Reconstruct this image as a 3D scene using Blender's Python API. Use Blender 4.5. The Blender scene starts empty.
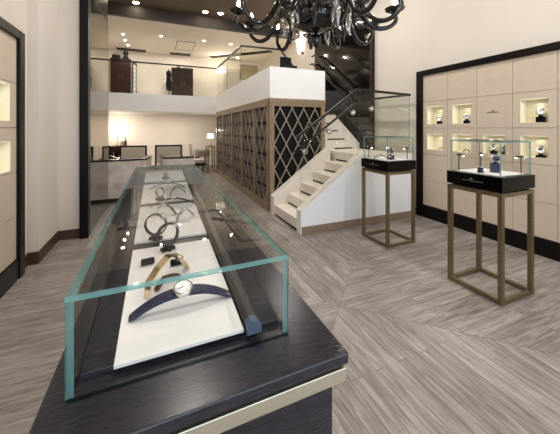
import bpy, bmesh, math, random
from mathutils import Vector, Matrix
random.seed(7)
S = bpy.context.scene
COL = S.collection
PI = math.pi

# ------------------------------------------------------------------ materials
def lin(h):
    h = h.lstrip('#'); r = []
    for i in (0, 2, 4):
        c = int(h[i:i+2], 16)/255
        r.append(c/12.92 if c <= .04045 else ((c+.055)/1.055)**2.4)
    return (*r, 1)
def newmat(name):
    m = bpy.data.materials.new(name); m.use_nodes = True
    nt = m.node_tree; nt.nodes.clear()
    out = nt.nodes.new('ShaderNodeOutputMaterial')
    return m, nt, out
def N(nt, t, **kw):
    n = nt.nodes.new(t)
    for k, v in kw.items():
        if k in n.inputs: n.inputs[k].default_value = v
        else: setattr(n, k, v)
    return n
def mat(name, col, rough=.5, metal=0, coat=0, vary=.06, scale=8, bump=0, bscale=60, stretch=None, spec=.5):
    m, nt, out = newmat(name); L = nt.links.new
    b = N(nt, 'ShaderNodeBsdfPrincipled'); L(b.outputs[0], out.inputs[0])
    b.inputs['Roughness'].default_value = rough; b.inputs['Metallic'].default_value = metal
    b.inputs['Coat Weight'].default_value = coat; b.inputs['Coat Roughness'].default_value = .05
    b.inputs['Specular IOR Level'].default_value = spec
    tc = N(nt, 'ShaderNodeTexCoord'); mp = N(nt, 'ShaderNodeMapping'); L(tc.outputs['Object'], mp.inputs[0])
    if stretch: mp.inputs['Scale'].default_value = stretch
    nz = N(nt, 'ShaderNodeTexNoise', Scale=scale, Detail=5.0); L(mp.outputs[0], nz.inputs['Vector'])
    c = lin(col)
    rp = N(nt, 'ShaderNodeValToRGB')
    rp.color_ramp.elements[0].position = .3; rp.color_ramp.elements[1].position = .7
    rp.color_ramp.elements[0].color = tuple(max(0, v*(1-vary)) for v in c[:3])+(1,)
    rp.color_ramp.elements[1].color = tuple(min(1, v*(1+vary)) for v in c[:3])+(1,)
    L(nz.outputs[0], rp.inputs[0]); L(rp.outputs[0], b.inputs['Base Color'])
    if bump:
        n2 = N(nt, 'ShaderNodeTexNoise', Scale=bscale, Detail=4.0); L(mp.outputs[0], n2.inputs['Vector'])
        bp = N(nt, 'ShaderNodeBump', Strength=bump, Distance=.01); L(n2.outputs[0], bp.inputs['Height']); L(bp.outputs[0], b.inputs['Normal'])
    return m
def emis(name, col, st):
    m, nt, out = newmat(name)
    e = N(nt, 'ShaderNodeEmission', Strength=st); e.inputs[0].default_value = lin(col)
    nt.links.new(e.outputs[0], out.inputs[0]); return m
def glassmat(name, tint, base=.04, refl='#ffffff', rough=0.0):
    """clear pane: see-through with Schlick reflection"""
    m, nt, out = newmat(name); L = nt.links.new
    lw = N(nt, 'ShaderNodeLayerWeight', Blend=.5)
    pw = N(nt, 'ShaderNodeMath', operation='POWER'); L(lw.outputs['Facing'], pw.inputs[0]); pw.inputs[1].default_value = 5
    ma = N(nt, 'ShaderNodeMath', operation='MULTIPLY_ADD'); L(pw.outputs[0], ma.inputs[0]); ma.inputs[1].default_value = 1-base; ma.inputs[2].default_value = base
    tr = N(nt, 'ShaderNodeBsdfTransparent'); tr.inputs[0].default_value = lin(tint)
    gl = N(nt, 'ShaderNodeBsdfGlossy', Roughness=rough); gl.inputs[0].default_value = lin(refl)
    mx = N(nt, 'ShaderNodeMixShader'); L(ma.outputs[0], mx.inputs[0]); L(tr.outputs[0], mx.inputs[1]); L(gl.outputs[0], mx.inputs[2])
    L(mx.outputs[0], out.inputs[0]); return m
def edgemat(name, col, mixf=.5):
    m, nt, out = newmat(name); L = nt.links.new
    b = N(nt, 'ShaderNodeBsdfPrincipled', Roughness=.12); b.inputs['Base Color'].default_value = lin(col)
    tr = N(nt, 'ShaderNodeBsdfTransparent'); tr.inputs[0].default_value = lin('#cfe6e3')
    mx = N(nt, 'ShaderNodeMixShader'); mx.inputs[0].default_value = mixf
    L(tr.outputs[0], mx.inputs[1]); L(b.outputs[0], mx.inputs[2]); L(mx.outputs[0], out.inputs[0]); return m

def floor_mat():
    m, nt, out = newmat('weathered_oak_planks'); L = nt.links.new
    def M(op, a, b=None, c=None):
        n = N(nt, 'ShaderNodeMath', operation=op)
        for i, v in enumerate((a, b, c)):
            if v is None: continue
            if isinstance(v, (int, float)): n.inputs[i].default_value = v
            else: L(v, n.inputs[i])
        return n.outputs[0]
    tc = N(nt, 'ShaderNodeTexCoord'); sp = N(nt, 'ShaderNodeSeparateXYZ'); L(tc.outputs['Object'], sp.inputs[0])
    u = M('SUBTRACT', sp.outputs[0], 1.447); v = M('SUBTRACT', sp.outputs[1], 2.066)
    au = M('ABSOLUTE', u); av = M('ABSOLUTE', v)
    k = M('GREATER_THAN', au, av)          # planks run along X in these quadrants
    ik = M('SUBTRACT', 1.0, k)
    along = M('ADD', M('MULTIPLY', u, k), M('MULTIPLY', v, ik))
    across = M('ADD', M('MULTIPLY', v, k), M('MULTIPLY', u, ik))
    across = M('ADD', across, M('MULTIPLY', k, 37.3))
    cb = N(nt, 'ShaderNodeCombineXYZ'); L(along, cb.inputs[0]); L(across, cb.inputs[1])
    br = N(nt, 'ShaderNodeTexBrick', Scale=1.0); L(cb.outputs[0], br.inputs['Vector'])
    br.inputs['Brick Width'].default_value = 1.3; br.inputs['Row Height'].default_value = .095
    br.inputs['Mortar Size'].default_value = .0025; br.inputs['Mortar Smooth'].default_value = .3
    br.inputs['Color1'].default_value = (0, 0, 0, 1); br.inputs['Color2'].default_value = (1, 1, 1, 1); br.inputs['Mortar'].default_value = (.5, .5, .5, 1)
    mp = N(nt, 'ShaderNodeMapping'); mp.inputs['Scale'].default_value = (3.2, 34, 1); L(cb.outputs[0], mp.inputs[0])
    off = N(nt, 'ShaderNodeVectorMath', operation='ADD'); L(mp.outputs[0], off.inputs[0])
    o2 = N(nt, 'ShaderNodeVectorMath', operation='SCALE'); L(br.outputs['Color'], o2.inputs[0]); o2.inputs['Scale'].default_value = 17; L(o2.outputs[0], off.inputs[1])
    nz = N(nt, 'ShaderNodeTexNoise', Scale=1.0, Detail=8.0, Roughness=.65, Distortion=.6); L(off.outputs[0], nz.inputs['Vector'])
    n2 = N(nt, 'ShaderNodeTexNoise', Scale=1.1, Detail=3.0); L(tc.outputs['Object'], n2.inputs['Vector'])
    f = M('ADD', M('MULTIPLY', nz.outputs[0], .92), M('MULTIPLY', br.outputs['Color'], .1))
    f = M('ADD', f, M('MULTIPLY', n2.outputs[0], .34))
    rp = N(nt, 'ShaderNodeValToRGB'); e = rp.color_ramp.elements
    e[0].position = .38; e[0].color = lin('#4c4037'); e[1].position = 1.0; e[1].color = lin('#d2cac3')
    x = e.new(.6); x.color = lin('#857a72'); x = e.new(.8); x.color = lin('#a9a098')
    L(f, rp.inputs[0])
    seam = M('LESS_THAN', M('ABSOLUTE', M('SUBTRACT', au, av)), .004)
    dk = M('MAXIMUM', M('MULTIPLY', br.outputs['Fac'], .55), M('MULTIPLY', seam, .5))
    mx = N(nt, 'ShaderNodeMix', data_type='RGBA'); L(dk, mx.inputs[0]); L(rp.outputs[0], mx.inputs[6]); mx.inputs[7].default_value = lin('#4a3f38')
    b = N(nt, 'ShaderNodeBsdfPrincipled', Roughness=.42); L(mx.outputs[2], b.inputs['Base Color'])
    bp = N(nt, 'ShaderNodeBump', Strength=.25, Distance=.004); L(nz.outputs[0], bp.inputs['Height']); L(bp.outputs[0], b.inputs['Normal'])
    L(b.outputs[0], out.inputs[0]); return m

M_ = dict(
 plaster=mat('cream_plaster', '#e0d6ca', .8, vary=.02, scale=2, bump=.05, bscale=120),
 warm=mat('warm_beige_plaster', '#efe4d6', .8, vary=.03, scale=2),
 white=mat('white_paint', '#f5f4f3', .55, vary=.01),
 ceil=mat('taupe_ceiling_paint', '#6f5f4f', .8, vary=.03),
 ceilw=mat('warm_white_ceiling', '#eadfce', .8, vary=.01),
 fascia=mat('taupe_bulkhead', '#463e39', .6, vary=.03),
 darkwood=mat('espresso_wood', '#2a2120', .3, vary=.35, scale=6, bump=.12, bscale=14, stretch=(2, 14, 14), coat=.15),
 plate=mat('dark_lacquered_oak', '#29262c', .24, vary=.45, scale=6, stretch=(3, 40, 40), spec=.5),
 frame=mat('black_brown_lacquer', '#120b0a', .3, vary=.25, scale=4, spec=.22),
 skirt=mat('dark_brown_skirting', '#4b3527', .4, vary=.2, scale=3, stretch=(2, 2, 20)),
 skirtl=mat('taupe_wood_skirting', '#8b7763', .45, vary=.12, scale=5, stretch=(2, 2, 20)),
 panel=mat('beige_leather_panel', '#d0bfaa', .6, vary=.03, scale=9, bump=.12, bscale=180),
 niche=mat('cream_niche_lining', '#f3ecd2', .6, vary=.01),
 bronze=mat('brushed_bronze', '#8a7d60', .38, .85, vary=.15, scale=10, stretch=(1, 1, 12)),
 brass=mat('pale_brushed_brass', '#d8d1bb', .32, .9, vary=.1, scale=10, stretch=(1, 40, 40)),
 silver=mat('polished_steel', '#d8d8d6', .14, 1, vary=.03),
 gold=mat('rose_gold', '#e2cba6', .15, 1, vary=.04),
 black=mat('black_lacquer', '#040304', .22, vary=.1, spec=.18),
 blackm=mat('matt_black', '#0e0c0d', .6, vary=.1, spec=.2),
 rail=mat('dark_bronze_rail', '#2c2622', .35, .4, vary=.1),
 steelrail=mat('grey_brushed_rail', '#8d8a84', .35, .8, vary=.05),
 profile=mat('gunmetal_profile', '#55524f', .3, .7, vary=.05),
 profcap=mat('blue_grey_cap', '#5c6a82', .35, .3, vary=.05),
 blue=mat('navy_alligator_strap', '#141b3c', .4, vary=.3, scale=120, bump=.2, bscale=160),
 brown=mat('brown_strap', '#5a3524', .45, vary=.2, scale=120),
 strapk=mat('black_strap', '#17161a', .4, vary=.2, scale=120),
 dial=mat('silver_white_dial', '#f2f1ee', .3, vary=.02),
 dialk=mat('black_dial', '#15161c', .2, vary=.05),
 tray=mat('white_suede_tray', '#efece8', .75, vary=.015, scale=30),
 oak=mat('light_bronzed_oak', '#8f7a60', .45, vary=.18, scale=5, stretch=(10, 10, 1)),
 lattice=mat('champagne_metal_lattice', '#bfb3a4', .3, .75, vary=.06),
 slat=mat('grey_taupe_fabric', '#5e554e', .7, vary=.1),
 stair=mat('cream_limestone', '#efe6da', .5, vary=.05, scale=6),
 velvet=mat('mushroom_velvet', '#cfc2b8', .8, vary=.28, scale=4),
 velvetl=mat('pale_taupe_upholstery', '#c7b9a8', .8, vary=.06, scale=6),
 greyfab=mat('grey_linen', '#8d847b', .8, vary=.06),
 cab=mat('dark_walnut', '#2a130d', .4, spec=.25, vary=.25, scale=4, stretch=(14, 14, 1.5)),
 shade=emis('lit_lamp_shade', '#fff0d8', 3.5),
 can=emis('lit_downlight', '#fff0d6', 40),
 bulb=emis('lit_candle_bulb', '#ffeccf', 60),
 led=emis('lit_led_strip', '#fff6df', 1.0),
 ledw=emis('lit_spot_head', '#f4f8ff', 60),
 pane=glassmat('clear_case_glass', '#fefefd', .025, refl='#a6a6a6'),
 gglass=glassmat('gallery_glass', '#fbfcfa', .012),
 rglass=glassmat('rail_glass', '#fafbf9', .018),
 tglass=glassmat('smoked_glass', '#bdb5a9', .04),
 redge=edgemat('rail_glass_edge', '#8fb3a6', .12),
 edge=edgemat('teal_glass_edge', '#86b4b1'),
 darkmirror=mat('black_brown_gloss_panel', '#0c0706', .08, vary=.2, spec=.5),
 olive=mat('olive_canvas', '#a89c7a', .7, vary=.2, scale=3),
 letter=mat('pale_lettering', '#7d776d', .4, vary=.02),
 mark=mat('bronze_lettering', '#5f5346', .4, .3, vary=.02),
 crystal=glassmat('smoky_crystal', '#e2dedb', .25),
 blackglass=mat('black_blown_glass', '#060608', .08, vary=.1, coat=.25, spec=.5),
 floor=floor_mat(),
)

# ------------------------------------------------------------------ mesh building
class MB:
    def __init__(s): s.b = bmesh.new()
    def box(s, x0, y0, z0, x1, y1, z1, mi=0):
        v = [s.b.verts.new(p) for p in ((x0,y0,z0),(x1,y0,z0),(x1,y1,z0),(x0,y1,z0),(x0,y0,z1),(x1,y0,z1),(x1,y1,z1),(x0,y1,z1))]
        for f in ((0,3,2,1),(4,5,6,7),(0,1,5,4),(1,2,6,5),(2,3,7,6),(3,0,4,7)):
            s.b.faces.new([v[i] for i in f]).material_index = mi
        return s
    def prism(s, pts, d, mi=0):
        """polygon of 3D points extruded by vector d"""
        d = Vector(d); a = [s.b.verts.new(p) for p in pts]; b = [s.b.verts.new(Vector(p)+d) for p in pts]
        n = len(a); fs = [s.b.faces.new(a), s.b.faces.new(b[::-1])]
        for i in range(n): fs.append(s.b.faces.new((a[(i+1) % n], a[i], b[i], b[(i+1) % n])))
        for f in fs: f.material_index = mi
        return s
    def tube(s, path, r, seg=8, mi=0, cap=True):
        P = [Vector(p) for p in path]; rs = r if isinstance(r, (list, tuple)) else [r]*len(P)
        rings = []; up = None
        for i, p in enumerate(P):
            t = (P[min(i+1, len(P)-1)]-P[max(i-1, 0)]).normalized()
            if up is None: up = Vector((0,0,1)) if abs(t.z) < .9 else Vector((1,0,0))
            a = (up-t*up.dot(t)).normalized(); up = a; c = t.cross(a)
            rings.append([s.b.verts.new(p+(a*math.cos(2*PI*k/seg)+c*math.sin(2*PI*k/seg))*rs[i]) for k in range(seg)])
        for A, B in zip(rings, rings[1:]):
            for k in range(seg):
                f = s.b.faces.new((A[k], A[(k+1) % seg], B[(k+1) % seg], B[k])); f.smooth = True; f.material_index = mi
        if cap:
            s.b.faces.new(rings[0][::-1]).material_index = mi; s.b.faces.new(rings[-1]).material_index = mi
        return s
    def bar(s, p0, p1, w, h, mi=0, up=(0,0,1)):
        p0, p1 = Vector(p0), Vector(p1); t = (p1-p0).normalized(); up = Vector(up)
        a = t.cross(up).normalized()*w/2; c = a.cross(t).normalized()*h/2
        s.prism([p0-a-c, p0+a-c, p0+a+c, p0-a+c], p1-p0, mi); return s
    def lathe(s, prof, c=(0,0,0), seg=20, mi=0, axis=None):
        c = Vector(c); R = Matrix.Identity(3)
        if axis is not None: R = Vector((0,0,1)).rotation_difference(Vector(axis)).to_matrix()
        rings = []
        for r, z in prof:
            rings.append([s.b.verts.new(c+R@Vector((max(r,1e-4)*math.cos(2*PI*k/seg), max(r,1e-4)*math.sin(2*PI*k/seg), z))) for k in range(seg)])
        for A, B in zip(rings, rings[1:]):
            for k in range(seg):
                f = s.b.faces.new((A[k], A[(k+1) % seg], B[(k+1) % seg], B[k])); f.smooth = True; f.material_index = mi
        s.b.faces.new(rings[0][::-1]).material_index = mi; s.b.faces.new(rings[-1]).material_index = mi
        return s
    def ribbon(s, path, w, t, mi=0, closed=False, widths=None):
        """strap: path of (x,z), width along y, thickness t"""
        P = [Vector((p[0], 0, p[1])) for p in path]; n = len(P); rows = []
        for i, p in enumerate(P):
            a = P[(i-1) % n] if closed or i else P[0]; b = P[(i+1) % n] if closed or i < n-1 else P[-1]
            d = (b-a).normalized(); nn = Vector((-d.z, 0, d.x))*t/2
            h = (widths[i] if widths else w)/2; y = Vector((0, h, 0))
            rows.append([s.b.verts.new(q) for q in (p-y-nn, p+y-nn, p+y+nn, p-y+nn)])
        m = n if closed else n-1
        for i in range(m):
            A, B = rows[i], rows[(i+1) % n]
            for k in range(4):
                f = s.b.faces.new((A[k], A[(k+1) % 4], B[(k+1) % 4], B[k])); f.material_index = mi
        if not closed: s.b.faces.new(rows[0][::-1]).material_index = mi; s.b.faces.new(rows[-1]).material_index = mi
        return s
    def pane(s, x0, y0, z0, x1, y1, z1):
        """glass sheet: large faces material 0, narrow edges material 1"""
        n0 = len(s.b.faces); s.box(x0, y0, z0, x1, y1, z1); s.b.faces.ensure_lookup_table()
        fs = s.b.faces[n0:]; mx = max(f.calc_area() for f in fs)
        th = min(x1-x0, y1-y0, z1-z0)
        for f in fs:
            f.normal_update()
            dim = [abs(f.normal.x)*(x1-x0), abs(f.normal.y)*(y1-y0), abs(f.normal.z)*(z1-z0)]
            f.material_index = 0 if abs(max(dim)-th) < 1e-6 else 1
        return s
    def sheet(s, pts, d):
        n0 = len(s.b.faces); s.prism(pts, d); s.b.faces.ensure_lookup_table()
        for i, f in enumerate(s.b.faces[n0:]): f.material_index = 0 if i < 2 else 1
        return s
    def build(s, name, mats, parent=None, bevel=0, loc=None, label=None, smooth=False):
        bmesh.ops.recalc_face_normals(s.b, faces=s.b.faces[:])
        me = bpy.data.meshes.new(name); s.b.to_mesh(me); s.b.free()
        for m in (mats if isinstance(mats, (list, tuple)) else [mats]): me.materials.append(M_[m] if isinstance(m, str) else m)
        o = bpy.data.objects.new(name, me); COL.objects.link(o)
        if parent: o.parent = parent
        if loc: o.location = loc
        if label: o['label'] = label
        if bevel:
            b = o.modifiers.new('bevel', 'BEVEL'); b.width = bevel; b.segments = 2; b.limit_method = 'ANGLE'
        return o
def tag(o, label, cat, group=None):
    o['label'] = label; o['category'] = cat
    if group: o['group'] = group
    return o
def thing(name, label, cat, loc=(0,0,0), rz=0, group=None):
    o = bpy.data.objects.new(name, None); COL.objects.link(o); o.location = loc; o.rotation_euler = (0,0,rz); o.empty_display_size = .1
    return tag(o, label, cat, group)
def struct(o): o['kind'] = 'structure'; return o
def dup(root, loc=None, rz=None, label=None, group=None, parent=None):
    r = root.copy(); COL.objects.link(r)
    if parent: r.parent = parent
    if loc is not None: r.location = loc
    if rz is not None: r.rotation_euler = (0,0,rz)
    if label: r['label'] = label
    if group: r['group'] = group
    for ch in list(root.children):
        dup(ch, parent=r)
    return r

# ------------------------------------------------------------------ setting
CEIL = 4.7
b = MB().box(-2.6, -2.4, -.1, 4.7, 12.2, 0); struct(b.build('floor', 'floor'))
b = MB().box(-2.6, -2.4, CEIL, 4.7, 8.3, CEIL+.1); struct(b.build('ceiling', 'ceil'))
b = MB().box(-2.6, 8.4, 4.39, 4.7, 12.2, 4.49); struct(b.build('ceiling_lounge', 'ceilw'))
b = MB().box(-2.6, 8.3, 4.39, 4.25, 8.4, CEIL+.1); struct(b.build('trim_1', 'fascia'))
b = MB().box(3.3, 4.95, 4.28, 4.25, 5.15, CEIL); struct(b.build('trim_2', 'darkwood'))
# right wall: plaster around the panelled bay, backing behind it
b = MB()
b.box(4.25, 3.6, 0, 4.5, 12, CEIL); b.box(4.25, -2.2, 2.42, 4.5, 3.6, CEIL); b.box(4.40, -2.2, 0, 4.5, 3.6, 2.42)
b.box(4.25, -2.2, 0, 4.4, -.5, 2.42)
struct(b.build('wall_right', 'plaster'))
# left wall
b = MB()
b.box(-1.55, -2.2, 2.42, -1.33, 3.6, CEIL); b.box(-1.6, -2.2, 0, -1.48, 3.6, 2.42); b.box(-1.48, -2.2, 0, -1.33, -.5, 2.42)
b.box(-1.6, 3.6, 0, -1.33, 4.06, CEIL)
b.box(-1.6, 4.06, 0, -1.235, 4.76, CEIL)
b.box(-2.45, 4.76, 0, -.98, 4.86, CEIL)
struct(b.build('wall_left', 'plaster'))
b = MB().box(-2.45, 4.86, 0, -2.3, 12, CEIL); struct(b.build('wall_lounge_left', 'warm'))
b = MB().box(-2.45, 12, 0, 4.5, 12.2, CEIL); struct(b.build('wall_back', 'warm'))
b = MB(); b.box(-1.6, -2.4, 3.6, 4.5, -2.2, CEIL); b.box(-1.6, -2.4, 0, -1.1, -2.2, 3.6); b.box(4.0, -2.4, 0, 4.5, -2.2, 3.6); b.box(-1.1, -2.4, 0, 4.0, -2.2, .3)
struct(b.build('wall_front', 'plaster'))
b = MB()
for xx in (-1.1, .55, 2.25, 3.94): b.box(xx, -2.35, .3, xx+.06, -2.25, 3.6)
b.box(-1.1, -2.35, .3, 4, -2.25, .36); b.box(-1.1, -2.35, 3.54, 4, -2.25, 3.6)
w = struct(b.build('window_1', 'frame'))
b = MB().pane(-1.06, -2.305, .34, 3.96, -2.295, 3.56); b.build('window_pane', ['pane', 'edge'], w)

# skirting
b = MB().box(-1.345, 3.84, 0, -1.31, 4.045, .13).box(-1.345, 4.03, 0, -1.22, 4.06, .13).box(-1.235, 4.045, 0, -1.22, 4.76, .13).box(-1.235, 4.745, 0, -.98, 4.76, .13)
struct(b.build('baseboard_left', 'skirt', bevel=.003))
b = MB().box(1.897, 3.622, 0, 4.05, 3.639, .11).box(4.235, 3.73, 0, 4.25, 4.8, .11)
struct(b.build('baseboard_stair', 'skirtl', bevel=.003))
b = MB().box(-2.3, 11.98, 0, 1.88, 12, .1); struct(b.build('baseboard_back', 'skirt'))

# panelled display walls -------------------------------------------------
def panel_wall(sx, xf, cols, niches, name, frame_side):
    """xf = face of the leather panels, sx = +1 when the wall body lies at larger x"""
    zs = [.21, .635, 1.085, 1.525, 1.97, 2.42]
    base = MB()
    def bx(m, xa, y0, z0, xb, y1, z1): m.box(min(xa, xb), y0, z0, max(xa, xb), y1, z1)
    root = bpy.data.objects.new(name, None); COL.objects.link(root); root['kind'] = 'structure'
    ylo = cols[-1]; yhi = cols[0]
    fr = MB()
    bx(fr, xf-.03*sx, yhi, 0, xf+.03*sx, yhi+.12, 2.51); bx(fr, xf-.03*sx, ylo-.12, 0, xf+.03*sx, ylo, 2.51)
    bx(fr, xf-.03*sx, ylo, 2.42, xf+.03*sx, yhi, 2.51)
    fr.build('frame', 'frame', root, bevel=.006)
    pl = MB(); bx(pl, xf-.02*sx, ylo, 0, xf+.03*sx, yhi, .205); pl.build('plinth', 'frame', root, bevel=.004)
    g = .0025
    for i in range(len(cols)-1):
        y1, y0 = cols[i]-g, cols[i+1]+g
        for j in range(5):
            z0, z1 = zs[j]+g, zs[j+1]-g; m = MB(); k = niches.get((i, j))
            if not k: bx(m, xf, y0, z0, xf+.03*sx, y1, z1)
            else:
                a0, a1, c0, c1 = k
                bx(m, xf, y0, z0, xf+.03*sx, y1, c0); bx(m, xf, y0, c1, xf+.03*sx, y1, z1)
                bx(m, xf, y0, c0, xf+.03*sx, a0, c1); bx(m, xf, a1, c0, xf+.03*sx, y1, c1)
            p = m.build('panel', 'panel', root)
            if k:
                n = MB(); d = .15; t = .008
                bx(n, xf+d*sx, a0-t, c0-t, xf+(d+.01)*sx, a1+t, c1+t)
                bx(n, xf+.001*sx, a0, c0-t, xf+d*sx, a1, c0+.001); bx(n, xf+.001*sx, a0, c1-.001, xf+d*sx, a1, c1+t)
                bx(n, xf+.001*sx, a0-t, c0, xf+d*sx, a0+.001, c1); bx(n, xf+.001*sx, a1-.001, c0, xf+d*sx, a1+t, c1)
                nn = n.build('niche', 'niche', root)
                l = MB(); bx(l, xf+.015*sx, a0+.02, c1-.008, xf+.035*sx, a1-.02, c1-.003); l.build('led_strip', 'led', nn)
    # dark backing seen in the joints
    bk = MB(); bx(bk, xf+.0295*sx, ylo, 1.085, xf+.03*sx, yhi, 1.087); 
    bk.build('joint', 'blackm', root)
    return root
P = .4525
colsR = [3.58-P*i for i in range(9)]
nr = {}
for i in (0, 1, 3): nr[(i, 3)] = (colsR[i]-.37, colsR[i]-.085, 1.59, 1.885)
for i in (0, 1, 2, 3): nr[(i, 2)] = (colsR[i]-.37, colsR[i]-.085, 1.165, 1.43)
wr = panel_wall(1, 4.22, colsR, nr, 'wall_right_panelling', 1)
# small maker's mark on a panel
m = MB().box(4.217, 2.385, 1.736, 4.2205, 2.535, 1.744)
m.prism([(4.217, 2.44, 1.75), (4.217, 2.46, 1.772), (4.217, 2.48, 1.75), (4.217, 2.46, 1.756)], (.0035, 0, 0))
m.build('emblem', 'mark', wr)
colsL = [3.70-P*i for i in range(9)]
nl = {(0, 3): (3.25, 3.56, 1.59, 1.95), (0, 2): (3.25, 3.57, 1.09+.02, 1.40), (1, 3): (2.8, 3.11, 1.59, 1.95), (1, 2): (2.8, 3.11, 1.11, 1.40)}
panel_wall(-1, -1.3, colsL, nl, 'wall_left_panelling', 1)

# dark glossy panel beside the upper stair flight
b = MB().prism([(4.2, 4.86, .02), (4.2, 7.25, .02), (4.2, 7.25, 4.65), (4.2, 5.75, 4.65), (4.2, 4.86, 3.85)], (.05, 0, 0))
pw = struct(b.build('wall_stair_panel', 'darkmirror'))
b = MB().bar((4.2, 4.83, 0), (4.2, 4.83, 3.84), .07, .07, up=(0, 1, 0)); b.build('edge_strip', 'cab', pw)

# mezzanine
b = MB()
b.box(1.88, 4.85, 2.07, 3.044, 7.3, 2.645); b.box(1.88, 7.3, 2.07, 4.25, 9.93, 2.645); b.box(-2.3, 9.93, 2.06, 4.25, 12, 2.60)
mz = struct(b.build('wall_mezzanine', 'white'))
b = MB().box(1.865, 4.835, 2.0, 3.05, 4.865, 2.07); struct(b.build('trim_3', 'oak'))
b = MB().box(1.865, 4.865, 2.0, 1.9, 9.9, 2.07); struct(b.build('trim_4', 'oak'))

# ------------------------------------------------------------------ lattice screens
def clip_seg(u0, z0, u1, z1, W, z_lo, z_hi):
    t0, t1 = 0., 1.; du, dz = u1-u0, z1-z0
    for p, q in ((-du, u0), (du, W-u0), (-dz, z0-z_lo), (dz, z_hi-z0)):
        if abs(p) < 1e-9:
            if q < 0: return None
        else:
            r = q/p
            if p < 0: t0 = max(t0, r)
            else: t1 = min(t1, r)
    if t0 >= t1-1e-3: return None
    return (u0+t0*du, z0+t0*dz, u0+t1*du, z0+t1*dz)
def lattice(m, fn, W, z_lo, z_hi, dw, dh, n, w=.016, d=.016):
    H = z_hi-z_lo; sl = dh/dw; k = -int(H/sl/dw)-2
    while k*dw < W+H/sl+dw:
        for sg in (1, -1):
            u0 = k*dw+dw/2; c = clip_seg(u0 if sg > 0 else u0, z_lo, u0+sg*H/sl, z_hi, W, z_lo, z_hi)
            if c: m.bar(fn(c[0], c[1]), fn(c[2], c[3]), d, w, up=n)
        k += 1
t = thing('lattice_screen', 'dark backed diamond lattice screen facing the shop beside the stairs', 'screen', (1.88, 4.85, 0))
m = MB().box(0, -.012, 0, .085, .05, 2.0).box(1.08, -.012, 0, 1.16, .05, 2.0).box(.085, -.01, 0, 1.08, .05, .1).box(.085, -.01, 1.93, 1.08, .05, 2.0)
m.build('frame', 'oak', t, bevel=.004)
m = MB().box(.08, .05, .05, 1.09, .07, 1.98); m.build('backing_panel', 'blackm', t)
m = MB(); lattice(m, lambda u, z: (.085+u, .012, z), .995, .1, 1.93, .245, .45, (0, 1, 0)); m.build('lattice', 'lattice', t)
t = thing('lattice_screen', 'long five-bay lattice screen with grey slatted backing facing the showcase aisle', 'screen', (1.88, 4.925, 0))
posts = [0, .81, 1.76, 2.75, 3.85, 4.9]
m = MB().box(-.014, 0, 1.93, .05, 5.0, 2.0).box(-.02, 0, 0, .05, 5.0, .13)
m.build('frame', 'oak', t, bevel=.004)
for y in posts: MB().box(-.014, y, .13, .05, y+.07, 1.93).build('post', 'oak', t, bevel=.004)
for a, c in zip(posts, posts[1:]):
    m = MB(); lattice(m, lambda u, z: (.006, a+.07+u, z), c-a-.07, .13, 1.93, .3, .6, (1, 0, 0), w=.012, d=.008); m.build('lattice', 'lattice', t)
    m = MB()
    for j in range(6): m.box(.03, a+.07, .15+.3*j, .05, c, .15+.3*j+.235)
    m.build('slatted_backing', 'slat', t)
MB().box(.05, 0, .02, .07, 5.0, 1.98).build('backing_panel', 'blackm', t)

# ------------------------------------------------------------------ staircase
t = thing('staircase', 'cream stone staircase turning up beside the lattice screen with dark slots under each step', 'staircase', (1.9, 3.64, 0))
R, G = .18, .25
for i in range(5):
    x0 = .25*i
    s_ = MB().box(x0, .14, 0, x0+.27 if i < 4 else 1.26, 1.03, R*(i+1)); o = s_.build('step', 'stair', t, bevel=.006)
    MB().box(x0-.004, .5 if i else .16, R*i+.008, x0+.01, .99, R*i+.034).build('slot', 'black', o)
MB().box(1.25, .141, 0, 2.089, 1.409, 1.08).build('landing', 'stair', t, bevel=.006)
o = t.children[-1]; MB().box(1.246, .5, .908, 1.26, .99, .934).build('slot', 'black', o)
for i in range(4):
    y0 = 1.41+.27*i; o = MB().box(1.17, y0, 0 if i < 4 else R*(i+6)-.5, 2.09, y0+.29 if i < 3 else 3.6, 1.08+R*(i+1)).build('step', 'stair', t, bevel=.006)
    MB().box(1.5, y0-.004, 1.08+R*i+.008, 1.95, y0+.01, 1.08+R*i+.034).build('slot', 'black', o)
# right (near) stringer with landing wall, left stringer, upper outer stringer
MB().prism([(-.015, 0, 0), (2.13, 0, 0), (2.13, 0, 1.075), (1.03, 0, 1.075), (-.015, 0, .32)], (0, .14, 0)).build('stringer', 'white', t, bevel=.004)
MB().prism([(-.015, 1.03, 0), (1.15, 1.03, 0), (1.15, 1.03, 1.16), (-.015, 1.03, .32)], (0, .16, 0)).build('stringer', 'stair', t, bevel=.004)
MB().prism([(-.02, -.004, .315), (1.03, -.004, 1.071), (1.03, -.004, 1.09), (-.02, -.004, .337)], (0, .148, 0)).build('coping', 'stair', t)
MB().box(1.03, -.004, 1.076, 2.134, .148, 1.093).build('coping', 'stair', t)
MB().prism([(2.09, 1.41, .9), (2.09, 1.41, 1.2), (2.09, 2.35, 1.86), (2.09, 3.6, 1.86), (2.09, 3.6, .9)], (.05, 0, 0)).build('stringer', 'stair', t)
MB().box(2.09, .14, 0, 2.13, 1.45, 1.08).build('landing_wall', 'white', t)
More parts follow.
